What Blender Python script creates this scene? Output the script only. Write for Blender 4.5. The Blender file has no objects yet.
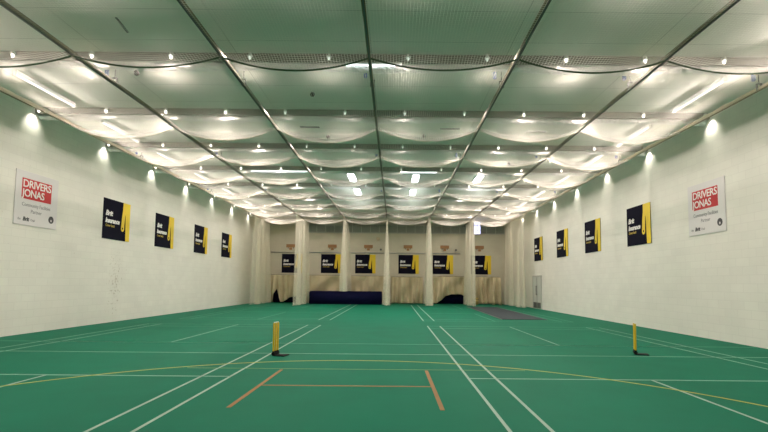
import bpy, bmesh, math, random
from mathutils import Matrix, Vector
random.seed(7)
S = bpy.context.scene
COL = S.collection
PI = math.pi

# ------------------------------------------------------------------ room data (metres)
XL, XR = -10.40, 9.06          # side walls
YF, YB = -7.0, 34.2            # front (behind the camera) and back wall
ZC = 6.49                      # ceiling
ZBEAM = 6.32
RAIL_Z = 5.98
RX = [-0.533 + 2.942 * k for k in range(-3, 4)]       # seven net rails
BEAM_Y = [9.32 + 3.11 * n for n in range(8)]
ORD = ['first', 'second', 'third', 'fourth', 'fifth', 'sixth', 'seventh', 'eighth', 'ninth', 'tenth', 'eleventh', 'twelfth', 'thirteenth']

# ------------------------------------------------------------------ materials
def mat(name, col, rough=0.6, metal=0.0, emit=None, es=0.0, noise=0.0, nscale=8.0, bump=0.0, bscale=60.0):
    m = bpy.data.materials.new(name); m.use_nodes = True
    nt = m.node_tree; b = nt.nodes['Principled BSDF']
    b.inputs['Base Color'].default_value = (*col, 1); b.inputs['Roughness'].default_value = rough
    b.inputs['Metallic'].default_value = metal
    if emit:
        b.inputs['Emission Color'].default_value = (*emit, 1); b.inputs['Emission Strength'].default_value = es
    if noise or bump:
        tc = nt.nodes.new('ShaderNodeNewGeometry')
    if noise:
        n = nt.nodes.new('ShaderNodeTexNoise'); n.inputs['Scale'].default_value = nscale; n.inputs['Detail'].default_value = 5
        nt.links.new(tc.outputs['Position'], n.inputs['Vector'])
        mx = nt.nodes.new('ShaderNodeMix'); mx.data_type = 'RGBA'
        mx.inputs[6].default_value = (*[c * (1 - noise) for c in col], 1)
        mx.inputs[7].default_value = (*[min(1, c * (1 + noise)) for c in col], 1)
        nt.links.new(n.outputs['Fac'], mx.inputs[0]); nt.links.new(mx.outputs[2], b.inputs['Base Color'])
    if bump:
        n2 = nt.nodes.new('ShaderNodeTexNoise'); n2.inputs['Scale'].default_value = bscale
        nt.links.new(tc.outputs['Position'], n2.inputs['Vector'])
        bp = nt.nodes.new('ShaderNodeBump'); bp.inputs['Strength'].default_value = bump; bp.inputs['Distance'].default_value = 0.02
        nt.links.new(n2.outputs['Fac'], bp.inputs['Height']); nt.links.new(bp.outputs['Normal'], b.inputs['Normal'])
    return m

def block_wall(name, col, stain=None):
    """white painted blockwork, courses on the UVs (metres)"""
    m = mat(name, col, 0.6); nt = m.node_tree; b = nt.nodes['Principled BSDF']
    uv = nt.nodes.new('ShaderNodeUVMap')
    br = nt.nodes.new('ShaderNodeTexBrick')
    br.inputs['Scale'].default_value = 1; br.inputs['Brick Width'].default_value = 0.45; br.inputs['Row Height'].default_value = 0.225
    br.inputs['Mortar Size'].default_value = 0.010; br.inputs['Mortar Smooth'].default_value = 0.6
    br.inputs['Color1'].default_value = (*col, 1); br.inputs['Color2'].default_value = (*[c * .965 for c in col], 1)
    br.inputs['Mortar'].default_value = (*[c * .92 for c in col], 1)
    nt.links.new(uv.outputs['UV'], br.inputs['Vector'])
    n = nt.nodes.new('ShaderNodeTexNoise'); n.inputs['Scale'].default_value = 1.1; n.inputs['Detail'].default_value = 8
    nt.links.new(uv.outputs['UV'], n.inputs['Vector'])
    mr = nt.nodes.new('ShaderNodeMapRange'); mr.inputs[3].default_value = .90; mr.inputs[4].default_value = 1.06
    nt.links.new(n.outputs['Fac'], mr.inputs[0])
    mu = nt.nodes.new('ShaderNodeMix'); mu.data_type = 'RGBA'; mu.blend_type = 'MULTIPLY'; mu.inputs[0].default_value = 1
    nt.links.new(br.outputs['Color'], mu.inputs[6]); nt.links.new(mr.outputs[0], mu.inputs[7])
    out = mu.outputs[2]
    if stain:
        mp = nt.nodes.new('ShaderNodeMapping'); mp.vector_type = 'POINT'
        mp.inputs['Location'].default_value = (-stain[0] / stain[2], -stain[1] / stain[3], 0)
        mp.inputs['Scale'].default_value = (1 / stain[2], 1 / stain[3], 0)
        nt.links.new(uv.outputs['UV'], mp.inputs['Vector'])
        ln = nt.nodes.new('ShaderNodeVectorMath'); ln.operation = 'LENGTH'
        nt.links.new(mp.outputs[0], ln.inputs[0])
        fall = nt.nodes.new('ShaderNodeMapRange'); fall.inputs[1].default_value = 0; fall.inputs[2].default_value = 1
        fall.inputs[3].default_value = 0.20; fall.inputs[4].default_value = -0.05
        nt.links.new(ln.outputs['Value'], fall.inputs[0])
        n3 = nt.nodes.new('ShaderNodeTexNoise'); n3.inputs['Scale'].default_value = 11; n3.inputs['Detail'].default_value = 1.5
        nt.links.new(uv.outputs['UV'], n3.inputs['Vector'])
        ad = nt.nodes.new('ShaderNodeMath'); nt.links.new(n3.outputs['Fac'], ad.inputs[0]); nt.links.new(fall.outputs[0], ad.inputs[1])
        st = nt.nodes.new('ShaderNodeMapRange'); st.inputs[1].default_value = .68; st.inputs[2].default_value = .80
        st.inputs[3].default_value = 0; st.inputs[4].default_value = .42
        nt.links.new(ad.outputs[0], st.inputs[0])
        m2 = nt.nodes.new('ShaderNodeMix'); m2.data_type = 'RGBA'; m2.inputs[7].default_value = (.26, .19, .11, 1)
        nt.links.new(st.outputs[0], m2.inputs[0]); nt.links.new(out, m2.inputs[6]); out = m2.outputs[2]
    nt.links.new(out, b.inputs['Base Color'])
    bp = nt.nodes.new('ShaderNodeBump'); bp.inputs['Strength'].default_value = .10; bp.inputs['Distance'].default_value = .01; bp.invert = True
    nt.links.new(br.outputs['Fac'], bp.inputs['Height']); nt.links.new(bp.outputs['Normal'], b.inputs['Normal'])
    return m

def panel_ceiling(name, col):
    m = mat(name, col, 0.7); nt = m.node_tree; b = nt.nodes['Principled BSDF']
    uv = nt.nodes.new('ShaderNodeUVMap')
    br = nt.nodes.new('ShaderNodeTexBrick'); br.offset = 0
    br.inputs['Scale'].default_value = 1; br.inputs['Brick Width'].default_value = 2.942; br.inputs['Row Height'].default_value = 1.0367
    br.inputs['Mortar Size'].default_value = 0.009; br.inputs['Mortar Smooth'].default_value = .2
    br.inputs['Color1'].default_value = (*col, 1); br.inputs['Color2'].default_value = (*[c * .95 for c in col], 1)
    br.inputs['Mortar'].default_value = (*[c * .68 for c in col], 1)
    nt.links.new(uv.outputs['UV'], br.inputs['Vector']); nt.links.new(br.outputs['Color'], b.inputs['Base Color'])
    return m

def net_mat(name, col, cell, width, extra=0.0, gather=False, trans=.38, round_strands=False):
    """white knotted mesh: strands on the UV grid (metres), holes truly open"""
    m = bpy.data.materials.new(name); m.use_nodes = True
    nt = m.node_tree; nt.nodes.clear(); N = nt.nodes.new; L = nt.links.new
    out = N('ShaderNodeOutputMaterial'); mix = N('ShaderNodeMixShader'); tr = N('ShaderNodeBsdfTransparent')
    d = N('ShaderNodeBsdfDiffuse'); d.inputs[0].default_value = (*col, 1)
    t = N('ShaderNodeBsdfTranslucent'); t.inputs[0].default_value = (*col, 1)
    m2 = N('ShaderNodeMixShader'); m2.inputs[0].default_value = trans
    L(d.outputs[0], m2.inputs[1]); L(t.outputs[0], m2.inputs[2])
    uv = N('ShaderNodeUVMap'); sp = N('ShaderNodeSeparateXYZ'); L(uv.outputs['UV'], sp.inputs[0])
    if round_strands:                      # each strand is a round cord: its normal turns across its width
        cv = N('ShaderNodeCombineXYZ'); cv.inputs[2].default_value = -.45
        for ax in ('X', 'Y'):
            q = N('ShaderNodeMath'); q.operation = 'MULTIPLY'; q.inputs[1].default_value = 2 * PI / width; L(sp.outputs[ax], q.inputs[0])
            sn = N('ShaderNodeMath'); sn.operation = 'SINE'; L(q.outputs[0], sn.inputs[0]); L(sn.outputs[0], cv.inputs[ax])
        nz = N('ShaderNodeVectorMath'); nz.operation = 'NORMALIZE'; L(cv.outputs[0], nz.inputs[0])
        L(nz.outputs[0], d.inputs['Normal']); L(nz.outputs[0], t.inputs['Normal'])
    ms = []
    for ax in ('X', 'Y'):
        a = N('ShaderNodeMath'); a.operation = 'DIVIDE'; a.inputs[1].default_value = cell; L(sp.outputs[ax], a.inputs[0])
        f = N('ShaderNodeMath'); f.operation = 'FRACT'; L(a.outputs[0], f.inputs[0])
        c = N('ShaderNodeMath'); c.operation = 'LESS_THAN'; c.inputs[1].default_value = width / cell; L(f.outputs[0], c.inputs[0])
        ms.append(c)
    mx = N('ShaderNodeMath'); mx.operation = 'MAXIMUM'; L(ms[0].outputs[0], mx.inputs[0]); L(ms[1].outputs[0], mx.inputs[1])
    o = mx.outputs[0]
    if extra or gather:
        e = N('ShaderNodeMath'); e.operation = 'MAXIMUM'; L(o, e.inputs[0]); e.inputs[1].default_value = extra
        if gather:
            at = N('ShaderNodeAttribute'); at.attribute_name = 'gather'; L(at.outputs['Fac'], e.inputs[1])
        o = e.outputs[0]
    L(o, mix.inputs[0]); L(tr.outputs[0], mix.inputs[1]); L(m2.outputs[0], mix.inputs[2]); L(mix.outputs[0], out.inputs[0])
    return m

M = {}
M['wall'] = block_wall('white_painted_block', (.80, .79, .72))
M['wall_stained'] = block_wall('white_painted_block_marked', (.80, .79, .72), stain=(16.5, 1.45, .75, 1.9))
M['wall_back'] = block_wall('cream_painted_block', (.62, .58, .46))
M['ceiling'] = panel_ceiling('ceiling_panel', (.86, .87, .80))
M['floor'] = mat('green_sports_floor', (.006, .160, .092), .6, noise=.14, nscale=1.3, bump=.05, bscale=120)
M['line'] = mat('white_floor_paint', (.33, .45, .38), .6, noise=.12, nscale=3)
M['line_faint'] = mat('worn_white_floor_paint', (.24, .43, .34), .6, noise=.2, nscale=2)
M['line_thin'] = mat('very_worn_white_floor_paint', (.10, .32, .225), .6, noise=.2, nscale=2)
M['orange'] = mat('orange_floor_paint', (.27, .125, .02), .6, noise=.15, nscale=4)
M['yellow_line'] = mat('yellow_floor_paint', (.36, .38, .05), .6, noise=.2, nscale=2)
M['yellow_faint'] = mat('worn_yellow_floor_paint', (.12, .26, .08), .6, noise=.2, nscale=2)
M['beam'] = mat('grey_beam_paint', (.24, .23, .19), .55, noise=.06, nscale=2)
M['foil'] = mat('crinkled_silver_foil', (.92, .88, .86), .4, .15, noise=.18, nscale=3, bump=.9, bscale=4.5)
M['rail'] = mat('dark_olive_steel', (.15, .125, .055), .35, .5, noise=.1)
M['rail_pale'] = mat('cream_and_lit_steel', (.62, .52, .36), .45, .0)  # on the outer rails, cream stands in for batten light and bundled net
M['steel'] = mat('galvanised_steel', (.45, .46, .46), .4, .6)
M['dark_steel'] = mat('dark_grey_steel', (.10, .10, .10), .5, .3)
M['blue'] = mat('blue_plastic', (.10, .20, .62), .4)
M['white_plastic'] = mat('white_enamel', (.80, .80, .78), .4)
M['tube'] = mat('lit_fluorescent_tube', (.9, .9, .9), .4, emit=(1.0, .97, .90), es=1.6)
M['tube_cool'] = mat('lit_cool_tube', (.9, .9, .9), .4, emit=(.88, .95, 1.0), es=9)
M['tube_strip'] = mat('lit_strip_tube', (.9, .9, .9), .4, emit=(.88, .95, 1.0), es=2.2)
M['bulb'] = mat('lit_bulb', (.9, .9, .9), .3, emit=(1.0, .95, .84), es=2.6)
M['bulb_dim'] = mat('dim_bulb', (.8, .85, .8), .3, emit=(.9, 1.0, .9), es=.35)
M['net'] = net_mat('white_ceiling_mesh', (.88, .86, .78), .055, .0076, gather=True, trans=.55, round_strands=True)
M['net_drop'] = net_mat('cream_hanging_mesh', (.84, .81, .68), .05, .011, extra=.23)
M['net_bundle'] = mat('cream_bundled_netting', (.84, .78, .62), .9, noise=.12, nscale=6, bump=.4, bscale=40)
M['cord'] = mat('dark_green_cord', (.07, .11, .06), .8)
M['canvas'] = mat('beige_canvas', (.58, .50, .33), .85, noise=.14, nscale=2.2, bump=.2, bscale=30)
M['navy'] = mat('navy_vinyl', (.004, .005, .036), .7, noise=.2, nscale=3)
M['mat_grey'] = mat('grey_rubber_matting', (.052, .064, .074), .7, noise=.15, nscale=4, bump=.2, bscale=90)
M['stump'] = mat('yellow_plastic', (.68, .45, .010), .4)
M['black'] = mat('black_rubber', (.012, .012, .012), .6)
M['poster'] = mat('poster_black', (.006, .006, .016), .85)
M['poster_yellow'] = mat('poster_yellow', (.80, .58, .02), .5)
M['print_white'] = mat('print_white', (.82, .82, .80), .6)
M['print_gold'] = mat('print_gold', (.45, .33, .05), .6)
M['sign'] = mat('sign_white', (.70, .68, .68), .45)
M['sign_red'] = mat('sign_red', (.52, .010, .014), .5)
M['print_grey'] = mat('print_grey', (.23, .23, .25), .6)
M['print_dark'] = mat('print_dark', (.05, .05, .055), .6)
M['wood'] = mat('brown_board', (.36, .19, .08), .6, noise=.2, nscale=5)
M['glass'] = mat('dull_window_glass', (.22, .24, .21), .15)
M['frame'] = mat('grey_window_frame', (.46, .46, .42), .5)
M['daylit'] = mat('daylit_pane', (.5, .5, .6), .3, emit=(.62, .62, 1.0), es=1.1)
M['door'] = mat('pale_grey_door', (.52, .55, .50), .5)
M['ball'] = mat('dark_red_leather', (.015, .008, .007), .7)
M['slot'] = mat('dark_slot', (.07, .08, .07), .7)

for _k in ('poster', 'mat_grey', 'navy', 'line', 'line_faint', 'line_thin', 'canvas', 'ceiling', 'black'): M[_k].node_tree.nodes['Principled BSDF'].inputs['Specular IOR Level'].default_value = .1
M['floor'].node_tree.nodes['Principled BSDF'].inputs['Specular IOR Level'].default_value = .05
# ------------------------------------------------------------------ helpers
def new_bm(): return bmesh.new()
def add_box(bm, c, s, rot=None):
    r = bmesh.ops.create_cube(bm, size=1)
    mtx = Matrix.Translation(c) @ (rot.to_4x4() if rot else Matrix.Identity(4)) @ Matrix.Diagonal((*s, 1))
    bmesh.ops.transform(bm, matrix=mtx, verts=r['verts'])
    return r['verts']
def add_tube(bm, a, b, r, seg=10, r2=None):
    a = Vector(a); b = Vector(b); d = b - a
    q = d.to_track_quat('Z', 'Y').to_matrix().to_4x4()
    res = bmesh.ops.create_cone(bm, cap_ends=True, segments=seg, radius1=r, radius2=r if r2 is None else r2, depth=d.length)
    bmesh.ops.transform(bm, matrix=Matrix.Translation((a + b) / 2) @ q, verts=res['verts'])
def add_sphere(bm, c, r, seg=12):
    res = bmesh.ops.create_uvsphere(bm, u_segments=seg, v_segments=max(6, seg // 2), radius=r)
    bmesh.ops.transform(bm, matrix=Matrix.Translation(c), verts=res['verts'])
def add_lathe(bm, prof, c=(0, 0, 0), seg=14):
    c = Vector(c); rings = []
    for r, z in prof:
        rings.append([bm.verts.new(c + Vector((r * math.cos(2 * PI * i / seg), r * math.sin(2 * PI * i / seg), z))) for i in range(seg)])
    for A, B in zip(rings, rings[1:]):
        for i in range(seg):
            bm.faces.new((A[i], A[(i + 1) % seg], B[(i + 1) % seg], B[i]))
    bm.faces.new(rings[0][::-1]); bm.faces.new(rings[-1])
def add_path(bm, pts, r, seg=6):
    pts = [Vector(p) for p in pts]; rings = []
    for i, p in enumerate(pts):
        d = (pts[min(i + 1, len(pts) - 1)] - pts[max(i - 1, 0)]).normalized()
        u = d.orthogonal() if abs(d.z) > .9 else d.cross(Vector((0, 0, 1))).normalized()
        u.normalize(); v = u.cross(d)
        rings.append([bm.verts.new(p + r * (u * math.cos(2 * PI * k / seg) + v * math.sin(2 * PI * k / seg))) for k in range(seg)])
    for A, B in zip(rings, rings[1:]):
        for k in range(seg): bm.faces.new((A[k], A[(k + 1) % seg], B[(k + 1) % seg], B[k]))
    bm.faces.new(rings[0][::-1]); bm.faces.new(rings[-1])
def bevel(bm, w, seg=2):
    bmesh.ops.bevel(bm, geom=bm.edges[:], offset=w, segments=seg, affect='EDGES', clamp_overlap=True)
def obj(name, bm, m, parent=None, smooth=False, loc=None):
    bmesh.ops.recalc_face_normals(bm, faces=bm.faces[:])
    me = bpy.data.meshes.new(name); bm.to_mesh(me); bm.free()
    me.materials.append(M[m] if isinstance(m, str) else m)
    if smooth: me.shade_smooth()
    o = bpy.data.objects.new(name, me); COL.objects.link(o)
    if parent: o.parent = parent
    if loc: o.location = loc
    return o
def tag(o, label, cat, group=None, kind=None):
    o['label'] = label; o['category'] = cat
    if group: o['group'] = group
    o['kind'] = kind or 'thing'
    return o
def thing(name, label, cat, loc=(0, 0, 0), rot=(0, 0, 0), group=None):
    o = bpy.data.objects.new(name, None); COL.objects.link(o); o.empty_display_size = .2
    o.location = loc; o.rotation_euler = rot
    return tag(o, label, cat, group)
def dup(root, label, loc=None, rot=None):
    r = root.copy(); COL.objects.link(r); r['label'] = label
    if loc is not None: r.location = loc
    if rot is not None: r.rotation_euler = rot
    for ch in list(root.children):
        c = ch.copy(); COL.objects.link(c); c.parent = r
        for g in list(ch.children):
            d = g.copy(); COL.objects.link(d); d.parent = c
    return r
def struct(name, bm, m, label, parent=None):
    o = obj(name, bm, m, parent); o['kind'] = 'structure'; o['label'] = label; o['category'] = name.split('_')[0]
    return o
def slab(corners, uvs, thick):
    """a wall slab: inner face with UVs in metres, thickness going outwards (thick = vector)"""
    bm = new_bm(); t = Vector(thick); uvl = bm.loops.layers.uv.new('UVMap')
    a = [bm.verts.new(c) for c in corners]; b = [bm.verts.new(Vector(c) + t) for c in corners]
    fs = [(bm.faces.new(a), uvs)]
    bm.faces.new(b[::-1])
    for i in range(4): bm.faces.new((a[i], b[i], b[(i + 1) % 4], a[(i + 1) % 4]))
    for f, uv in fs:
        for l, q in zip(f.loops, uv): l[uvl].uv = q
    return bm
def text_bm(bm, s, size, at, offset=0, shear=0, align='LEFT', sx=1.0, depth=.0015, spacing=1.0):
    """lettering in the XZ plane (reads from -Y), added to a bmesh"""
    cu = bpy.data.curves.new('lettering', 'FONT'); cu.body = s; cu.size = size; cu.offset = offset; cu.shear = shear
    cu.align_x = align; cu.extrude = depth; cu.resolution_u = 3; cu.space_character = spacing
    o = bpy.data.objects.new('lettering', cu); COL.objects.link(o)
    bpy.context.view_layer.update()
    dg = bpy.context.evaluated_depsgraph_get()
    me = bpy.data.meshes.new_from_object(o.evaluated_get(dg))
    me.transform(Matrix.Translation(at) @ Matrix.Rotation(PI / 2, 4, 'X') @ Matrix.Diagonal((sx, 1, 1, 1)))
    bm.from_mesh(me); bpy.data.objects.remove(o); bpy.data.meshes.remove(me); bpy.data.curves.remove(cu)
def add_prism(bm, pts, y0, y1):
    """polygon in XZ extruded in Y"""
    a = [bm.verts.new((x, y0, z)) for x, z in pts]; b = [bm.verts.new((x, y1, z)) for x, z in pts]
    bm.faces.new(a); bm.faces.new(b[::-1])
    n = len(pts)
    for i in range(n): bm.faces.new((a[i], b[i], b[(i + 1) % n], a[(i + 1) % n]))

# ------------------------------------------------------------------ the setting
bm = slab([(XL, YF, 0), (XR, YF, 0), (XR, YB, 0), (XL, YB, 0)], [(XL, YF), (XR, YF), (XR, YB), (XL, YB)], (0, 0, -.15))
floor = struct('floor', bm, 'floor', 'green sports hall floor marked with white, yellow and orange lines')
bm = slab([(XL, YF, ZC), (XR, YF, ZC), (XR, YB, ZC), (XL, YB, ZC)], [(XL + .533 + 11.768 - 1.471 * 0, YF + 1.55), (XR + .533 + 11.768, YF + 1.55), (XR + .533 + 11.768, YB + 1.55), (XL + .533 + 11.768, YB + 1.55)], (0, 0, .08))
struct('ceiling', bm, 'ceiling', 'pale panelled hall ceiling with thin dark seams')
bm = slab([(XL, YF, 0), (XL, YB, 0), (XL, YB, ZC), (XL, YF, ZC)], [(YF, 0), (YB, 0), (YB, ZC), (YF, ZC)], (-.2, 0, 0))
struct('wall_left', bm, 'wall_stained', 'white painted block wall on the left with brown ball marks')
bm = slab([(XR, YF, 0), (XR, YB, 0), (XR, YB, ZC), (XR, YF, ZC)], [(YF, 0), (YB, 0), (YB, ZC), (YF, ZC)], (.2, 0, 0))
struct('wall_right', bm, 'wall', 'white painted block wall on the right with a door')
bm = slab([(XL, YB, 0), (XR, YB, 0), (XR, YB, ZC), (XL, YB, ZC)], [(XL, 0), (XR, 0), (XR, ZC), (XL, ZC)], (0, .2, 0))
struct('wall_back', bm, 'wall_back', 'cream far end wall behind the hanging nets')
bm = slab([(XL, YF, 0), (XR, YF, 0), (XR, YF, ZC), (XL, YF, ZC)], [(XL, 0), (XR, 0), (XR, ZC), (XL, ZC)], (0, -.2, 0))
struct('wall_front', bm, 'wall', 'white wall behind the camera')

# --- floor markings: thin paint, parts of the floor
def strip(bm, x0, y0, x1, y1, w, z=.0022):
    d = Vector((x1 - x0, y1 - y0, 0)); L = d.length; d.normalize()
    a = math.atan2(d.y, d.x)
    add_box(bm, ((x0 + x1) / 2, (y0 + y1) / 2, z / 2), (L, w, z), Matrix.Rotation(a, 3, 'Z'))
courts = [(-8.72, -2.60, 2.42, 15.85), (1.20, 7.30, 2.42, 15.85), (-8.72, -2.60, 18.06, 31.4), (1.20, 7.30, 18.06, 31.4)]
bm = new_bm(); bf = new_bm(); bt = new_bm()
W = .042
for ci, (x0, x1, y0, y1) in enumerate(courts):
    near = ci < 2; inner = (x1, x1 - .46) if ci in (0, 2) else (x0, x0 + .44); outer = (x0, x0 + .46) if ci in (0, 2) else (x1, x1 - .46)
    nety = (y0 + y1) / 2; cx = (x0 + x1) / 2 + (.13 if x0 < 0 else -.13)
    for x in inner: strip(bm, x, y0, x, y1, W)
    for x in outer: strip(bf if near else bt, x, y0, x, y1, W)
    for y in (nety - 1.98, nety + 1.94): strip(bf if near else bt, x0, y, x1, y, W)
    for y in (y0, y0 + .76, y1 - .76, y1): strip(bt, x0, y, x1, y, W)
    strip(bm if (near) else bt, cx, y0, cx, nety - 1.98, W); strip(bf if near else bt, cx, nety + 1.94, cx, y1, W)
strip(bf, XL + .05, 7.18, -8.72, 7.18, W); strip(bf, 7.3, 7.18, XR - .05, 7.18, W)
strip(bf, XL + .05, 9.50, XR - .05, 9.50, .036)
strip(bt, XL + .05, 11.08, XR - .05, 11.08, W)
obj('court_line', bm, 'line', floor)['label'] = 'crisp white court lines'
obj('worn_court_line', bf, 'line_faint', floor)['label'] = 'worn white court lines'
obj('faded_court_line', bt, 'line_thin', floor)['label'] = 'almost worn away white court lines'
bm = new_bm()
strip(bm, -1.975, 5.40, -1.93, 7.74, .055, .003); strip(bm, .59, 5.36, .57, 7.76, .055, .003); strip(bm, -1.93, 6.57, .55, 6.57, .05, .0026)
obj('crease_line', bm, 'orange', floor)['label'] = 'orange cricket crease lines'
bm = new_bm()
R = 6.25; cxa, cya = -.67, 2.45
N = 96
for i in range(N):
    a0, a1 = PI * i / N, PI * (i + 1) / N
    q = [bm.verts.new((cxa + r * math.cos(a), cya + r * math.sin(a), .0030)) for r, a in ((R - .028, a0), (R + .028, a0), (R + .028, a1), (R - .028, a1))]
    bm.faces.new(q)
obj('arc_line', bm, 'yellow_line', floor)['label'] = 'yellow arc across the lanes'
bm = new_bm(); strip(bm, -3.6, 7.83, 2.3, 7.83, .035, .0026)
obj('throw_line', bm, 'yellow_faint', floor)['label'] = 'worn yellow straight line'

# --- door in the right wall
def make_door():
    d = new_bm(); yc = 27.95
    add_box(d, (XR - .02, yc, 1.0), (.04, 1.50, 2.0)); o = struct('door_1', d, 'door', 'pale grey double door in the right wall near the far end')
    f = new_bm()
    add_box(f, (XR - .03, yc - .79, 1.03), (.06, .08, 2.06)); add_box(f, (XR - .03, yc + .79, 1.03), (.06, .08, 2.06)); add_box(f, (XR - .03, yc, 2.05), (.06, 1.66, .08))
    obj('door_frame', f, 'frame', o)
    f = new_bm(); add_box(f, (XR - .042, yc, 1.0), (.012, .03, 1.98)); obj('meeting_strip', f, 'dark_steel', o)
    for s in (-1, 1):
        f = new_bm(); add_box(f, (XR - .047, yc + s * .38, .22), (.01, .62, .36)); obj('kick_plate', f, 'dark_steel', o)
        f = new_bm(); add_tube(f, (XR - .08, yc + s * .09, .85), (XR - .08, yc + s * .09, 1.45), .014)
        for z in (.88, 1.42): add_tube(f, (XR - .036, yc + s * .09, z), (XR - .08, yc + s * .09, z), .01)
        obj('door_handle', f, 'dark_steel', o)
make_door()

# --- window band high in the back wall
def make_windows():
    x0, x1, z0, z1 = -6.75, 8.55, 5.42, 6.22
    g = new_bm(); add_box(g, ((x0 + x1) / 2, YB - .03, (z0 + z1) / 2), (x1 - x0, .03, z1 - z0))
    o = struct('window_1', g, 'glass', 'long dark high window band across the far wall')
    f = new_bm()
    for z in (z0, z1): add_box(f, ((x0 + x1) / 2, YB - .05, z), (x1 - x0 + .08, .08, .07))
    n = 22
    for i in range(n + 1):
        x = x0 + (x1 - x0) * i / n; add_box(f, (x, YB - .05, (z0 + z1) / 2), (.045, .07, z1 - z0))
    obj('window_frame', f, 'frame', o)
    f = new_bm()
    for i in range(9):
        z = z0 + .08 + i * .08; add_box(f, ((x0 + x1) / 2, YB - .048, z), (x1 - x0, .02, .022), Matrix.Rotation(.5, 3, 'X'))
    obj('louvre', f, 'frame', o)
    g = new_bm(); add_box(g, (6.42, YB - .10, 5.88), (.46, .02, .98)); o = struct('window_2', g, 'daylit', 'narrow bright bluish window high in the far wall')
    f = new_bm()
    for x in (6.17, 6.42, 6.67): add_box(f, (x, YB - .11, 5.88), (.04, .05, 1.02))
    for z in (5.38, 5.70, 6.05, 6.38): add_box(f, (6.42, YB - .11, z), (.54, .05, .035))
    obj('window_frame', f, 'frame', o)
make_windows()

# ------------------------------------------------------------------ ceiling beams and their lamps
def beam_ord(i): return ['nearest', 'second', 'third', 'fourth', 'fifth', 'sixth', 'seventh', 'farthest'][i]
LAMP_X = [-10.02 + 1.713 * i for i in range(12)]; LAMP_X[0] = -10.24; LAMP_X[11] = 8.90
def make_beam():
    t = thing('ceiling_beam', 'x', 'beam', group='beams crossing the ceiling')
    b = new_bm(); add_box(b, ((XL + XR) / 2, .04, (ZBEAM + ZC) / 2), (XR - XL - .004, .08, ZC - ZBEAM - .002)); obj('beam_body', b, 'beam', t)
    b = new_bm()
    nx, ny = 260, 12; rr = random.Random(5); ph = [rr.uniform(0, 6.28) for _ in range(4)]
    g = []
    for i in range(nx + 1):
        x = XL + .01 + (XR - XL - .02) * i / nx; row = []
        for j in range(ny):
            an = 2 * PI * j / ny
            q = 1 + .16 * (rr.random() - .5) * 2 + .10 * math.sin(3.1 * x + ph[0]) + .07 * math.sin(9.7 * x + ph[1] + 2 * an)
            row.append(b.verts.new((x, .235 + .125 * q * math.cos(an), ZBEAM - .02 + .03 * math.sin(1.3 * x + ph[2]) + .078 * q * math.sin(an))))
        g.append(row)
    for i in range(nx):
        for j in range(ny): b.faces.new((g[i][j], g[i][(j + 1) % ny], g[i + 1][(j + 1) % ny], g[i + 1][j]))
    b.faces.new(g[0]); b.faces.new(g[-1])
    o = obj('foil_wrap', b, 'foil', t); o['label'] = 'crinkled silvery pipe wrap behind the beam'
    return t
beam0 = make_beam()
for i, y in enumerate(BEAM_Y):
    lab = 'grey ceiling beam with a silvery wrapped pipe, %s from the camera' % (['nearest of all', 'second', 'third', 'fourth', 'fifth', 'sixth', 'seventh', 'farthest of all'][i])
    if i == 0: dup(beam0, 'added unseen grey ceiling beam with a silvery wrapped pipe, just above the frame', (0, y - 3.11, 0))  # unseen beam, added only to carry the extra lamp row
    if i == 0: beam0.location = (0, y, 0); beam0['label'] = lab
    else: dup(beam0, lab, (0, y, 0))

def make_lamp(bulb, flood=True):
    t = thing('ceiling_lamp', 'x', 'lamp', group='small round lamps under the ceiling beams')
    b = new_bm(); add_box(b, (0, .029, -.02), (.05, .058, .05)); add_tube(b, (0, 0, .005), (0, 0, -.05), .026); add_lathe(b, [(.03, -.035), (.055, -.06), (.058, -.075), (.03, -.075)]); obj('lamp_holder', b, 'white_plastic', t, True)
    b = new_bm(); add_lathe(b, [(.012, -.07), (.024, -.078), (.030, -.098), (.027, -.12), (.016, -.132), (.004, -.15)]); obj('bulb', b, bulb, t, True)
    if flood:               # each lit lamp is a small downward flood
        ld = bpy.data.lights.new('flood_lamp_light', 'SPOT'); ld.energy = 36 if bulb == 'bulb' else 17; ld.spot_size = math.radians(171); ld.spot_blend = .45; ld.color = (1.0, .86, .785); ld.shadow_soft_size = .03
        lo = bpy.data.objects.new('lamp_light', ld); COL.objects.link(lo); lo.parent = t; lo.location = (0, -.10, -.14)
    return t
lamps = {}
for i, y in list(enumerate(BEAM_Y)) + [(-1, BEAM_Y[0] - 3.11)]:  # last entry: unseen lamp row added to light the near net and ceiling
    for j, x in enumerate(LAMP_X):
        kind = 'bulb_dim' if 4 <= j <= 7 else 'bulb'
        lab = 'small round lamp under the %s ceiling beam, %s lamp from the left wall' % (beam_ord(i), ORD[j])
        if i < 0: lab = 'added small round lamp under the unseen extra beam, %s from the left wall' % ORD[j]
        loc = (x, y - .06, ZBEAM + .14)
        key = (kind, j in (0, 11))
        if key not in lamps:
            lamps[key] = make_lamp(kind, j not in (0, 11)); r = lamps[key]; r.location = loc; r['label'] = lab
        elif key[1]: r = make_lamp(kind, False); r.location = loc; r['label'] = lab
        else: r = dup(lamps[key], lab, loc)
        if j in (0, 11):                      # the lamps next to the walls throw cones of light down the wall
            ld = bpy.data.lights.new('wall_lamp_light', 'SPOT'); ld.energy = 17; ld.spot_size = math.radians(100); ld.spot_blend = 1.0
            ld.color = (1.0, .94, .82); ld.shadow_soft_size = .05
            lo = bpy.data.objects.new('lamp_light', ld); COL.objects.link(lo); lo.parent = r
            lo.location = (0, 0, -.16); lo.rotation_euler = (0, math.radians(24 if j == 0 else -24), 0)

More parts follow.
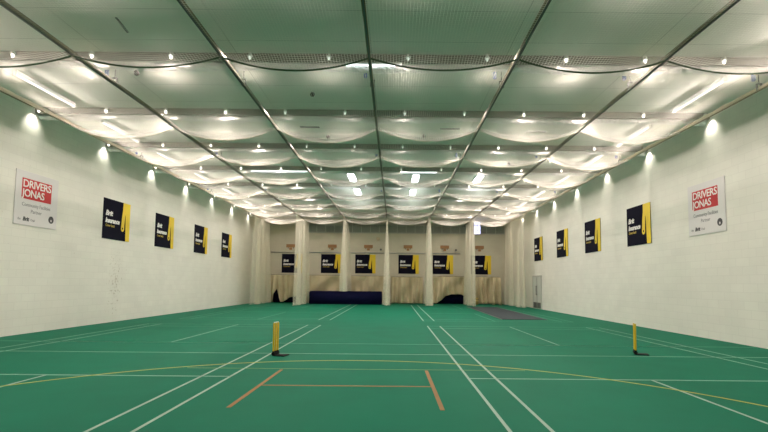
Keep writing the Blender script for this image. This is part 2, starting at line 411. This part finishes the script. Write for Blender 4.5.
# --- fluorescent battens
def make_batten(L=1.95, w=.20, tube='tube', tilt=0):
    t = thing('fluorescent_batten', 'x', 'light', group='fluorescent battens along the side walls')
    ld = bpy.data.lights.new('batten_light', 'AREA'); ld.shape = 'RECTANGLE'; ld.size = .02; ld.size_y = L - .1; ld.energy = 20; ld.color = (1.0, .85, .785); ld.spread = math.radians(114)
    lo = bpy.data.objects.new('lamp_light', ld); COL.objects.link(lo); lo.parent = t; lo.location = (0, 0, -.115); lo.rotation_euler = (0, tilt, 0)
    b = new_bm(); add_box(b, (0, 0, -.03), (.09, L, .06)); obj('body', b, 'white_plastic', t)
    b = new_bm()
    for s in (-1, 1): add_box(b, (s * .085, 0, -.055), (.10, L, .006), Matrix.Rotation(s * .35, 3, 'Y'))
    obj('reflector', b, 'white_plastic', t)
    b = new_bm(); add_tube(b, (0, -L / 2 + .05, -.095), (0, L / 2 - .05, -.095), .011, 10); obj('tube', b, tube, t, True)
    for s in (-1, 1):
        b = new_bm(); add_box(b, (0, s * (L / 2 - .02), -.08), (.07, .05, .09)); obj('end_cap', b, 'white_plastic', t)
    return t
bats = {}; TILT = math.radians(62)
bays = [-4.7, -1.6, 1.52, 4.63, 7.74] + [y + 1.85 for y in BEAM_Y[:7]]  # the listed bays are unseen battens, added to light the near hall
for side, bx in (('left', -9.06), ('right', 7.84)):
    for bi, y in enumerate(bays):
        n = bi - 4                                # bay behind beam n
        if n <= 0: where = 'added unseen, %s bay before the nearest beam' % ORD[-n]
        else: where = 'just beyond the %s ceiling beam' % beam_ord(n - 1)
        lab = 'lit fluorescent batten by the %s wall, %s' % (side, where)
        if side not in bats: bats[side] = make_batten(tilt=TILT if side == 'right' else -TILT); bats[side].location = (bx, y, ZC - .001); bats[side]['label'] = lab
        else: dup(bats[side], lab, (bx, y, ZC - .001))
def make_panel_light():
    t = thing('ceiling_light', 'x', 'light', group='bright box lights over the middle lanes')
    ld = bpy.data.lights.new('panel_light', 'AREA'); ld.shape = 'RECTANGLE'; ld.size = .26; ld.size_y = 1.4; ld.energy = 4; ld.color = (1.0, .88, .82); ld.spread = math.radians(150)
    lo = bpy.data.objects.new('lamp_light', ld); COL.objects.link(lo); lo.parent = t; lo.location = (0, 0, -.115)
    b = new_bm(); add_box(b, (0, 0, -.04), (.34, 1.5, .08)); bevel(b, .01); obj('housing', b, 'white_plastic', t)
    b = new_bm(); add_box(b, (0, 0, -.095), (.28, 1.42, .028)); bevel(b, .008); obj('diffuser', b, 'tube_cool', t)
    return t
pl = make_panel_light(); first = True
for x, y, lab in ((-2.0, 20.3, 'bright box light over the third lane, just beyond the fourth beam'), (.95, 20.3, 'bright box light over the fourth lane, just beyond the fourth beam'),
                  (3.88, 20.3, 'bright box light over the fifth lane, just beyond the fourth beam'), (-2.0, 23.5, 'bright box light over the third lane, just beyond the fifth beam'),
                  (.95, 23.5, 'bright box light over the fourth lane, just beyond the fifth beam')):
    if first: pl.location = (x, y, ZC - .002); pl['label'] = lab; first = False
    else: dup(pl, lab, (x, y, ZC - .002))
# transverse tubes fixed under two of the beams
def cross_tube(x0, x1, y, lab):
    y = y - .26
    t = thing('strip_light', lab, 'light', ((x0 + x1) / 2, y, ZBEAM - .001), group='strip lights fixed across under the beams')
    L = x1 - x0
    b = new_bm(); add_box(b, (0, 0, -.02), (L, .06, .04)); obj('mounting_channel', b, 'white_plastic', t)
    b = new_bm(); add_tube(b, (-L / 2 + .03, 0, -.062), (L / 2 - .03, 0, -.062), .011); obj('tube', b, 'tube_strip', t, True)
    for s in (-1, 1):
        b = new_bm(); add_box(b, (s * (L / 2 - .015), 0, -.055), (.03, .05, .05)); obj('end_cap', b, 'white_plastic', t)
cross_tube(-1.12, .12, 9.62, 'cool white strip light across the nearest beam, beside the middle rail')
cross_tube(-6.2, -5.0, 18.91, 'cool white strip light across the fourth beam, leftmost of its row')
cross_tube(-4.95, -3.75, 18.91, 'cool white strip light across the fourth beam, near the third rail')
cross_tube(.26, 1.78, 18.91, 'cool white strip light across the fourth beam, right of the middle rail')

# dark slots in the ceiling
first = None
for x, y, rz, lab in ((-2.75, 13.85, PI / 2, 'dark unlit slot in the ceiling over the third lane'), (1.75, 13.9, PI / 2, 'dark unlit slot in the ceiling over the fourth lane'),
                      (-7.3, 13.9, .9, 'dark unlit slot in the ceiling over the leftmost lane'), (-5.35, 8.3, .15, 'dark narrow slot in the ceiling nearest the camera'), (4.6, 14.1, PI / 2, 'dark unlit slot in the ceiling over the fifth lane')):
    if first is None:
        t = thing('ceiling_vent', lab, 'vent', (x, y, ZC), (0, 0, rz), 'dark slots in the ceiling')
        b = new_bm(); add_box(b, (0, 0, -.008), (.10, .62, .014)); obj('frame', b, 'slot', t)
        b = new_bm()
        for k in range(3): add_box(b, (-.025 + .025 * k, 0, -.018), (.008, .58, .008))
        obj('slat', b, 'dark_steel', t); first = t
    else:
        v = dup(first, lab, (x, y, ZC), (0, 0, rz))
        if y < 9: v.scale = (.4, .8, 1)

# ------------------------------------------------------------------ net rails and hangers
NY0, NY1 = 5.0, 33.7
lane_names = ['leftmost lane', 'second lane from the left', 'third lane from the left', 'fourth lane from the left', 'fifth lane from the left', 'rightmost lane']
rail_names = ['leftmost of seven', 'second from left', 'third from left', 'middle of seven', 'third from right', 'second from right', 'rightmost of seven']
for k, x in enumerate(RX):
    outer = k in (0, 6)
    t = thing('net_rail', ('batten-lit cream' if outer else 'dark olive') + ' steel net rail running down the hall, ' + rail_names[k], 'rail', (x, 0, RAIL_Z), group='overhead net rails')
    b = new_bm(); add_box(b, (0, (NY0 + NY1) / 2, .03), (.075, NY1 - NY0, .07)); bevel(b, .008, 1); obj('rail_bar', b, 'rail_pale' if outer else 'rail', t)
    b = new_bm(); add_box(b, (0, (NY0 + NY1) / 2, -.012), (.028, NY1 - NY0, .022)); obj('track', b, 'dark_steel' if not outer else 'rail', t)
    if outer:
        b = new_bm(); n = 120
        add_path(b, [((-.125 if k == 0 else .125) + .010 * math.sin(i * 1.7), NY0 + (NY1 - NY0) * i / n, .10 + .014 * math.sin(i * 2.3)) for i in range(n + 1)], .058, 8)
        obj('net_roll', b, 'net_bundle', t, True)['label'] = 'rolled cream net edge along the rail'
def make_hanger():
    t = thing('rail_hanger', 'x', 'hanger', group='rail hangers under the beams')
    b = new_bm(); add_tube(b, (0, 0, .145), (0, 0, ZC - RAIL_Z - .005), .010); add_box(b, (0, 0, ZC - RAIL_Z - .008), (.1, .1, .012)); obj('rod', b, 'dark_steel', t)
    b = new_bm()
    for s in (-1, 1): add_box(b, (s * .047, 0, .075), (.012, .05, .15))
    add_box(b, (0, 0, .147), (.106, .05, .014)); obj('yoke', b, 'dark_steel', t)
    b = new_bm(); add_box(b, (-.16, -.05, ZC - RAIL_Z - .24), (.07, .07, .17)); bevel(b, .012); add_tube(b, (-.16, -.05, ZC - RAIL_Z - .16), (-.16, -.05, ZC - RAIL_Z - .004), .012); obj('pulley', b, 'blue', t)
    return t
hg = None
for i in (0, 2, 4):
    for k, x in enumerate(RX):
        lab = 'rail hanger with blue pulley under the %s beam, on the net rail %s' % (beam_ord(i), rail_names[k].replace(' of seven', ''))
        loc = (x, BEAM_Y[i] + .48, RAIL_Z)
        if hg is None: hg = make_hanger(); hg.location = loc; hg['label'] = lab
        else: dup(hg, lab, loc)

# ------------------------------------------------------------------ ceiling nets, one sagging sheet per lane
FOLDS = [8.47, 12.55, 15.40, 18.40, 21.45, 24.55, 27.65, 30.75]
def fold_shape(y, ph):
    best = 0
    for f in FOLDS:
        t = y - f
        s = max(0, 1 + t / 1.7) ** 2 if t <= 0 else max(0, 1 - t / .13)
        best = max(best, s)
    return best
DEPTH = [[random.uniform(.26, .36) * (.65 if i == 0 else 1) for i in range(len(FOLDS))] for k in range(6)]
def net_z(k, u, y):
    fi = min(range(len(FOLDS)), key=lambda q: abs(y - FOLDS[q]))
    return RAIL_Z - .03 - (1 - u * u) * (.05 + DEPTH[k][fi] * fold_shape(y, 0)) - .012 * math.sin(3 * u + y * 1.3 + k)
for k in range(6):
    x0, x1 = RX[k] + .03, RX[k + 1] - .03
    b = new_bm(); uvl = b.loops.layers.uv.new('UVMap'); ga = b.verts.layers.float.new('gather')
    nu = 16; ys = []
    y = NY0
    while y < NY1:
        ys.append(y); near = min(abs(y + .02 - f) for f in FOLDS); y += .035 if near < .16 else (.07 if near < .6 else .16)
    ys.append(NY1)
    depth = DEPTH[k]
    rows = []
    for y in ys:
        s = fold_shape(y, 0); fi = min(range(len(FOLDS)), key=lambda q: abs(y - FOLDS[q]))
        row = []
        for a in range(nu + 1):
            u = 2 * a / nu - 1
            z = net_z(k, u, y)
            v = b.verts.new((x0 + (x1 - x0) * a / nu, y, z)); v[ga] = .015 + .58 * (s ** 4.2 if y <= FOLDS[fi] else s * .3) * (0.12 if fi == 0 else 1)
            row.append(v)
        rows.append(row)
    for r in range(len(rows) - 1):
        for a in range(nu):
            f = b.faces.new((rows[r][a], rows[r][a + 1], rows[r + 1][a + 1], rows[r + 1][a]))
            for l in f.loops: l[uvl].uv = (l.vert.co.x, l.vert.co.y)
    me = bpy.data.meshes.new('ceiling_net'); b.to_mesh(me); b.free(); me.materials.append(M['net']); me.shade_smooth()
    o = bpy.data.objects.new('ceiling_net', me); COL.objects.link(o)
    tag(o, 'white mesh net sagging overhead between rails above the ' + lane_names[k], 'net', 'overhead lane nets')
    for fi, f in enumerate(FOLDS):
        c = new_bm(); dp = depth[fi]
        add_path(c, [(x0 + (x1 - x0) * a / nu, f, RAIL_Z - .035 - (1 - (2 * a / nu - 1) ** 2) * (.05 + dp)) for a in range(nu + 1)], .017 if fi == 0 else .007, 6)
        obj('support_cord', c, 'cord' if fi in (0,) else 'net_drop', o)

# cricket balls caught in the nets
first = None
for x, y, lab in ((-5.6, 9.25, 'dark cricket ball lying in the second lane net near the nearest beam'), (-1.98, 10.2, 'dark cricket ball lying in the third lane net, nearest the camera'),
                  (-1.93, 12.40, 'dark cricket ball lying in the third lane net, farther of the two'), (.82, 12.42, 'dark cricket ball lying in the fourth lane net'), (4.0, 15.28, 'dark cricket ball lying in the fifth lane net')):
    k = max(i for i in range(6) if x > RX[i]); u = 2 * (x - RX[k]) / 2.942 - 1
    z = net_z(k, u, y) + .068
    if first is None:
        b = new_bm(); add_sphere(b, (0, 0, 0), .055, 14); first = obj('cricket_ball', b, 'ball', None, True); tag(first, lab, 'ball', 'balls caught in the overhead nets'); first.location = (x, y, z)
    else:
        c = first.copy(); COL.objects.link(c); c.location = (x, y, z); c['label'] = lab

# ------------------------------------------------------------------ net curtains gathered at the far end of each rail
def curtain(k, y0, y1, amp, pleats, lab, zb=.03):
    x = RX[k]; rnd = random.Random(20 + k)
    ph = [rnd.uniform(0, 6.28) for _ in range(4)]
    b = new_bm(); uvl = b.loops.layers.uv.new('UVMap'); n = pleats * 8; nz = 16
    rows = []
    for j in range(nz + 1):
        z = zb + (RAIL_Z - .05 - zb) * j / nz; h = j / nz
        a = amp * (.10 + .90 * (1 - h) ** .75)
        row = []; acc = 0; prev = None
        for i in range(n + 1):
            s = i / n
            px = x + a * (math.sin(2 * PI * pleats * s + ph[0] + 2.0 * math.sin(5 * s + ph[3])) * (.45 + .3 * math.sin(9 * s + ph[2])) + .5 * math.sin(2 * PI * pleats * .31 * s + ph[1] + .7 * h))
            py = y0 + (y1 - y0) * s + .12 * (1 - h) * math.sin(2 * PI * pleats * .5 * s + ph[2])
            p = Vector((px, py, z))
            if prev is not None: acc += (p - prev).length
            prev = p; row.append((b.verts.new(p), acc))
        rows.append(row)
    for j in range(nz):
        for i in range(n):
            q = (rows[j][i], rows[j][i + 1], rows[j + 1][i + 1], rows[j + 1][i])
            f = b.faces.new([v for v, _ in q])
            for l, (v, ac) in zip(f.loops, q): l[uvl].uv = (ac, v.co.z)
    me = bpy.data.meshes.new('net_curtain'); b.to_mesh(me); b.free(); me.materials.append(M['net_drop']); me.shade_smooth()
    o = bpy.data.objects.new('net_curtain', me); COL.objects.link(o)
    tag(o, lab, 'net curtain', 'net curtains gathered at the far end')
    c = new_bm(); add_path(c, [v.co + Vector((0, 0, 0)) for v, _ in []] or [(x + .02 * math.sin(i), y0 + (y1 - y0) * i / 30, RAIL_Z - .05) for i in range(31)], .014, 6)
    obj('heading_cord', c, 'net_drop', o)
curtain(0, 29.3, 32.9, .26, 9, 'cream net curtain gathered along the left wall at the far end')
curtain(1, 28.6, 32.9, .26, 9, 'cream net curtain gathered between the first and second lanes')
curtain(2, 29.6, 33.0, .28, 7, 'cream net curtain gathered between the second and third lanes', .95)
curtain(3, 29.6, 33.0, .26, 7, 'cream net curtain gathered between the third and fourth lanes')
curtain(4, 29.6, 33.0, .26, 7, 'cream net curtain gathered between the fourth and fifth lanes')
curtain(5, 29.6, 33.0, .26, 7, 'cream net curtain gathered between the fifth and sixth lanes')
curtain(6, 28.3, 33.0, .28, 9, 'cream net curtain gathered along the right wall at the far end')

# ------------------------------------------------------------------ canvas screens at the end of the lanes
def canvas(x0, x1, y, ztop, bottom, seed, lab, folds=9, amp=.10, swag=.14):
    rnd = random.Random(seed); ph = [rnd.uniform(0, 6.28) for _ in range(5)]
    b = new_bm(); n = 110; nz = 26; rows = []
    for j in range(nz + 1):
        h = j / nz; row = []
        for i in range(n + 1):
            u = i / n; zb = bottom(u); zt = ztop - .03 * abs(math.sin(folds * .5 * PI * u))
            z = zt + (zb - zt) * h
            d = amp * (.35 + .65 * h) * (math.sin(2 * PI * folds * u + ph[0] + 2.2 * math.sin(4 * u + ph[1]) + 1.2 * h * math.sin(7 * u + ph[3])) * .9 + .8 * math.sin(2 * PI * folds * .43 * u + ph[2] + 2.4 * h))
            d += swag * .8 * math.sin(PI * h) * math.sin(3 * u * PI + ph[3] + 2 * h) + .03 * math.sin(9 * (u + h * .6) + ph[4])
            row.append(b.verts.new((x0 + (x1 - x0) * u, y + d, z)))
        rows.append(row)
    for j in range(nz):
        for i in range(n): b.faces.new((rows[j][i], rows[j][i + 1], rows[j + 1][i + 1], rows[j + 1][i]))
    t = thing('canvas_screen', lab, 'screen', ((x0 + x1) / 2, y, 0), group='canvas screens at the lane ends')
    o = obj('canvas_sheet', b, 'canvas', t, True); o.location = (-(x0 + x1) / 2, -y, 0)
    sm = o.modifiers.new('thickness', 'SOLIDIFY'); sm.thickness = .012
    c = new_bm(); add_tube(c, (x0 - (x0 + x1) / 2, .0, ztop + .01), (x1 - (x0 + x1) / 2, 0, ztop + .01), .016); obj('hanging_cord', c, 'rail', t)
def lerp_prof(pts):
    def f(u):
        for (a, za), (c, zc) in zip(pts, pts[1:]):
            if u <= c: return za + (zc - za) * (u - a) / max(1e-6, c - a)
        return pts[-1][1]
    return f
CY = 33.25
canvas(-9.75, -7.05, CY, 2.08, lerp_prof([(0, .06), (.25, .06), (.26, .55), (.34, 1.05), (.40, .5), (.45, .06), (.54, .06), (.72, .42), (.9, .5), (1, .5)]), 1, 'crumpled beige canvas screen with a raised ragged hem, in the leftmost lane', 6, .13, .2)
canvas(-6.78, -3.75, CY, 2.08, lerp_prof([(0, .06), (.20, .06), (.24, .5), (1, .55)]), 2, 'beige canvas screen with slanting creases, behind the navy mat, second lane from the left', 4, .10, .2)
canvas(-3.3, -.75, CY, 2.05, lerp_prof([(0, .55), (1, .55)]), 3, 'flat beige canvas screen behind the right half of the navy mat', 5, .06)
canvas(-.22, 2.15, CY, 2.0, lerp_prof([(0, .05), (1, .05)]), 4, 'full length beige canvas screen reaching the floor, fourth lane from the left', 7, .11, .2)
canvas(2.65, 5.45, CY, 2.08, lerp_prof([(0, .06), (.18, .06), (.30, .25), (.45, .62), (.6, .74), (.85, .74), (.95, .6), (1, .5)]), 5, 'beige canvas screen lifted at its lower right corner, fifth lane from the left', 6, .10, .2)
canvas(5.7, 7.95, CY, 2.05, lerp_prof([(0, .06), (1, .06)]), 6, 'deeply draped beige canvas screen in the rightmost lane', 5, .15, .25)

# navy landing mats
def navy_mat(x0, x1, y0, y1, h, lab):
    t = thing('landing_mat', lab, 'mat', ((x0 + x1) / 2, (y0 + y1) / 2, 0), group='navy landing mats')
    b = new_bm(); add_box(b, (0, 0, h / 2), (x1 - x0, y1 - y0, h)); bevel(b, .04, 3); obj('cover', b, 'navy', t, True)
    b = new_bm()
    for z in (.06, h - .06): add_box(b, (0, -(y1 - y0) / 2 - .004, z), (x1 - x0 - .1, .012, .016))
    obj('piping', b, 'navy', t)
navy_mat(-6.05, -.88, 31.55, 32.75, .92, 'long navy landing mat lying across the second and third lanes')
navy_mat(-9.2, -6.9, 33.72, 34.12, 1.05, 'navy mat standing behind the crumpled canvas of the leftmost lane')
navy_mat(2.9, 5.5, 33.72, 34.12, .8, 'navy mat showing under the lifted canvas of the fifth lane')
# loose rolled canvas and a yellow block in the rightmost lane
for q, (x, lab) in enumerate(((7.35, 'upright cream canvas roll leaning by the rightmost screen, left one'), (7.85, 'upright cream canvas roll leaning by the rightmost screen, right one'))):
    t = thing('canvas_roll', lab, 'roll', (x, 32.75, 0), (0, .04 * (1 - 2 * q), .2), 'canvas rolls by the rightmost screen')
    b = new_bm(); add_lathe(b, [(.11, .0), (.13, .3), (.10, .9), (.12, 1.5), (.09, 1.98)], (0, 0, .006), 14); obj('rolled_cloth', b, 'canvas', t, True)
    b = new_bm(); add_lathe(b, [(.118, 1.0), (.122, 1.02), (.122, 1.06), (.116, 1.08)], (0, 0, 0), 14); obj('tie', b, 'rail_pale', t, True)
t = thing('foam_block', 'small yellowish foam block on the floor by the rightmost canvas', 'block', (6.05, 32.7, 0), (0, 0, .2))
b = new_bm(); add_box(b, (0, 0, .26), (.32, .26, .52)); bevel(b, .04, 3); obj('foam', b, mat('yellow_foam', (.48, .36, .12), .8), t, True)
b = new_bm(); add_box(b, (0, 0, .40), (.332, .272, .03)); obj('strap', b, 'cord', t)

# grey rolled-out mat
t = thing('floor_mat', 'long dark grey rubber mat rolled out on the green floor at right', 'mat', (5.72, 24.2, 0), (0, 0, -.02))
b = new_bm(); add_box(b, (0, 0, .010), (1.86, 10.3, .014)); obj('matting', b, 'mat_grey', t)
b = new_bm()
for s in (-1, 1): add_box(b, (s * .96, 0, .008), (.06, 10.3, .010))
obj('edge_strip', b, 'dark_steel', t)

# ------------------------------------------------------------------ fittings on the back wall
first = None
for px, lab in ((-8.05, 'leftmost lane'), (-4.82, 'second lane from the left'), (-2.02, 'third lane from the left'), (1.05, 'fourth lane from the left'), (3.9, 'fifth lane from the left'), (6.6, 'rightmost lane')):
    L = 'small brown wooden board high on the far wall of the ' + lab
    if first is None:
        t = first = thing('hanging_board', L, 'board', (px, YB, 4.2), group='brown boards on the far wall')
        b = new_bm(); add_box(b, (0, -.06, .16), (.68, .03, .25)); bevel(b, .01); obj('panel', b, 'wood', t)
        b = new_bm(); add_prism(b, [(-.11, .02), (.11, .02), (.11, -.15), (-.11, -.15)], -.07, -.035); obj('lower_panel', b, 'wood', t)
        for s in (-1, 1):
            b = new_bm(); add_box(b, (s * .2, -.022, .1), (.05, .044, .3)); obj('bracket', b, 'dark_steel', t)
    else: dup(first, L, (px, YB, 4.2))
t = thing('wall_pipe', 'thin grey pipe running level along the far wall above the posters', 'pipe', (-2.3, YB, 3.86))
b = new_bm(); add_tube(b, (-7.3, -.045, 0), (7.4, -.045, 0), .032); obj('pipe_run', b, 'steel', t, True)
for x in (-7, -3.5, 0, 3.5, 7):
    b = new_bm(); add_box(b, (x, -.023, 0), (.06, .046, .09)); obj('pipe_mount', b, 'dark_steel', t)
t = thing('flood_lamp', 'small cream flood lamp on the far wall of the third lane', 'lamp', (-1.32, YB, 5.0))
b = new_bm(); add_box(b, (0, -.02, 0), (.1, .04, .16)); add_tube(b, (0, -.03, 0), (0, -.12, -.02), .02); obj('mount', b, 'frame', t)
b = new_bm(); add_tube(b, (-.02, -.09, 0), (.06, -.26, -.06), .09, 14, .14); obj('lamp_head', b, 'rail_pale', t)
for x, z, lab in ((-1.05, 3.98, 'small dark box camera on the far wall of the third lane'), (4.75, 3.98, 'small dark box camera on the far wall of the fifth lane')):
    t = thing('wall_camera', lab, 'camera', (x, YB, z), group='cameras on the far wall')
    b = new_bm(); add_box(b, (0, -.03, .1), (.08, .06, .12)); add_tube(b, (0, -.04, .1), (0, -.15, .12), .018); obj('mount', b, 'steel', t)
    b = new_bm(); add_box(b, (0, -.2, .14), (.13, .24, .12)); bevel(b, .012); add_tube(b, (0, -.31, .14), (0, -.34, .14), .04); obj('camera_body', b, 'dark_steel', t)

# ------------------------------------------------------------------ posters
def poster_proto():
    """faces -Y, hung on a wall plane at y=0, bottom left at the origin"""
    w, h = 1.58, 1.46
    t = thing('poster_sign', 'x', 'poster', group='black and yellow posters')
    b = new_bm(); add_box(b, (w / 2, -.0125, h / 2), (w, .019, h)); obj('board', b, 'poster', t)
    b = new_bm()
    # yellow field on the right edge with a hanging drop shape
    add_prism(b, [(1.34, 0), (w, 0), (w, h), (1.14, h), (1.19, 1.12), (1.27, 1.08), (1.30, .95)], -.0245, -.0225)
    obj('yellow_field', b, 'poster_yellow', t)
    b = new_bm(); pts = []
    for i in range(15):
        a = PI + PI * i / 14; pts.append((1.135 + .10 * math.cos(a), .46 + .11 * math.sin(a)))
    add_prism(b, pts + [(1.235, .62), (1.275, 1.0), (1.34, 1.30), (1.34, h - .02), (1.13, h - .02), (1.12, 1.15), (1.07, .85)], -.0262, -.0246)
    obj('drop_emblem', b, 'poster_yellow', t)
    b = new_bm(); add_prism(b, [(1.135 + .035 * math.cos(a * PI / 6), .47 + .04 * math.sin(a * PI / 6)) for a in range(12)], -.0275, -.0263); obj('emblem_hole', b, 'poster', t)
    b = new_bm(); text_bm(b, 'Brit', .25, (.12, -.026, .86), offset=.012, shear=.25); text_bm(b, 'Insurance', .235, (.12, -.026, .60), offset=.012, shear=.25, sx=.88)
    obj('lettering', b, 'print_white', t)
    b = new_bm(); text_bm(b, 'Cover back', .13, (.13, -.026, .45), offset=.004, shear=.2, sx=.85); obj('small_lettering', b, 'print_gold', t)
    return t
P0 = poster_proto(); used = []
def place_poster(loc, rz, lab):
    if not used: P0.location = loc; P0.rotation_euler = (0, 0, rz); P0['label'] = lab; used.append(1)
    else: dup(P0, lab, loc, (0, 0, rz))
# left wall: board's left edge is the near one; right wall: left edge is the far one
pos = ['nearest the camera', 'second from the camera', 'third from the camera', 'fourth and farthest from the camera']
for i, y in enumerate((15.60, 19.05, 22.80, 26.45)): place_poster((XL, y, 3.03), PI / 2, 'black and yellow poster on the left wall, ' + pos[i])
for i, y in enumerate((17.06, 20.86, 24.50, 28.45)): place_poster((XR, y, 3.01), -PI / 2, 'black and yellow poster on the right wall, ' + pos[i])
for px, lab in ((-8.72, 'leftmost lane'), (-5.68, 'second lane from the left'), (-3.03, 'third lane from the left'), (.32, 'fourth lane from the left'), (2.98, 'fifth lane from the left'), (5.92, 'rightmost lane')):
    place_poster((px, YB, 2.27), 0, 'black and yellow poster on the far wall of the ' + lab)

def sign(loc, rz, lab):
    t = thing('sponsor_sign', lab, 'sign', loc, (0, 0, rz), 'white and red signs on the side walls')
    w, h = 1.52, 1.52
    b = new_bm(); add_box(b, (w / 2, -.014, h / 2), (w, .024, h)); bevel(b, .004, 1); obj('board', b, 'sign', t)
    b = new_bm(); add_box(b, (.73, -.0275, 1.03), (1.06, .002, .58)); obj('red_panel', b, 'sign_red', t)
    b = new_bm(); text_bm(b, 'DRIVERS', .30, (.225, -.0295, 1.075), offset=.004, sx=.96, spacing=.92); text_bm(b, 'JONAS', .30, (.225, -.0295, .81), offset=.004, sx=.92, spacing=.92)
    obj('white_lettering', b, 'print_white', t)
    b = new_bm(); text_bm(b, 'Community Facilities', .15, (.74, -.0275, .535), align='CENTER', sx=.80); obj('grey_lettering', b, 'print_grey', t); b = new_bm(); text_bm(b, 'Partner', .15, (.74, -.0275, .36), align='CENTER', sx=.85)
    obj('grey_lettering', b, 'print_grey', t)
    for q, qx in (('the', .12), ('Oval', .55)):
        b = new_bm(); text_bm(b, q, .10, (qx, -.0275, .13), sx=.8); obj('small_lettering', b, 'print_grey', t)
    b = new_bm(); text_bm(b, 'Brit', .15, (.29, -.0275, .125), offset=.008, shear=.2, sx=.9); obj('dark_lettering', b, 'print_dark', t)
    b = new_bm()
    add_prism(b, [(1.30 + .10 * math.cos(a * PI / 12), .27 + .11 * math.sin(a * PI / 12)) for a in range(24)], -.0285, -.0262); obj('round_emblem', b, 'print_dark', t)
    b = new_bm()
    for dx, hh in ((-.018, .02), (0, .04), (.018, .02)):
        add_prism(b, [(1.30 + dx * .4 - .008, .21), (1.30 + dx * .4 + .008, .21), (1.30 + dx + .010, .24 + hh), (1.30 + dx - .010, .24 + hh)], -.0296, -.0284)
    obj('emblem_mark', b, 'sign', t)
sign((XL, 11.93, 3.05), PI / 2, 'white sign with red panel on the left wall')
sign((XR, 13.47, 3.02), -PI / 2, 'white sign with red panel on the right wall')

# ------------------------------------------------------------------ two sets of practice stumps
def stumps(loc, rz, lab):
    t = thing('cricket_stumps', lab, 'stumps', loc, (0, 0, rz), 'yellow practice stumps on the floor')
    b = new_bm(); add_box(b, (.13, 0, .012), (.30, .24, .022)); bevel(b, .008); obj('base_plate', b, 'black', t)
    b = new_bm(); add_box(b, (0, 0, .052), (.07, .25, .06)); bevel(b, .012); obj('spring_block', b, 'black', t)
    for s in (-1, 0, 1):
        b = new_bm(); add_lathe(b, [(.019, .075), (.020, .10), (.020, .70), (.017, .716), (.008, .724)], (0, s * .092, 0), 14); o = obj('stump', b, 'stump', t, True)
        r = new_bm(); add_lathe(r, [(.0205, .074), (.024, .08), (.024, .10), (.0205, .105)], (0, s * .092, 0), 14); obj('socket', r, 'black', o, True)
    for s in (-.5, .5):
        b = new_bm(); c = s * .092
        prof = [(.004, -.055), (.008, -.045), (.006, -.03), (.009, -.02), (.009, .02), (.006, .03), (.008, .045), (.004, .055)]
        add_lathe(b, prof, (0, 0, 0), 10)
        bmesh.ops.transform(b, matrix=Matrix.Translation((0, c, .731)) @ Matrix.Rotation(PI / 2, 4, 'X'), verts=b.verts[:])
        obj('bail', b, 'print_white', t, True)
    t.scale = (.93, .93, .93)
stumps((-2.44, 9.24, .001), math.radians(-15), 'yellow stumps on a black base, on the left side of the floor')
stumps((5.30, 9.80, .001), math.radians(-20), 'yellow stumps on a black base, on the right side of the floor')

# ------------------------------------------------------------------ camera, world, view
cam = bpy.data.cameras.new('camera'); co = bpy.data.objects.new('camera', cam); COL.objects.link(co)
th, rho, fpx = .0661, .0088, 441.4
F = Vector((0, math.cos(th), math.sin(th))); U = Vector((0, -math.sin(th), math.cos(th))); Rr = Vector((1, 0, 0))
R2 = math.cos(rho) * Rr + math.sin(rho) * U; U2 = math.cos(rho) * U - math.sin(rho) * Rr
co.matrix_world = Matrix(((R2.x, U2.x, -F.x, 0), (R2.y, U2.y, -F.y, 0), (R2.z, U2.z, -F.z, 1.5), (0, 0, 0, 1)))
cam.sensor_width = 36; cam.lens = fpx * 36 / 768
cam.shift_x = -(394.4 - 384) / 768; cam.shift_y = (254.4 - 216) / 768
cam.clip_end = 200
S.camera = co
w = bpy.data.worlds.new('world'); S.world = w; w.use_nodes = True
w.node_tree.nodes['Background'].inputs[0].default_value = (.5, .55, .6, 1); w.node_tree.nodes['Background'].inputs[1].default_value = .02
S.view_settings.view_transform = 'Standard'; S.view_settings.look = 'None'; S.view_settings.gamma = 1; S.view_settings.use_curve_mapping = False
S.view_settings.exposure = 1.23
S.cycles.use_denoising = True
S.cycles.max_bounces = 10; S.cycles.diffuse_bounces = 6; S.cycles.transparent_max_bounces = 40
S.cycles.sample_clamp_indirect = 6
S.cycles.caustics_reflective = False; S.cycles.caustics_refractive = False
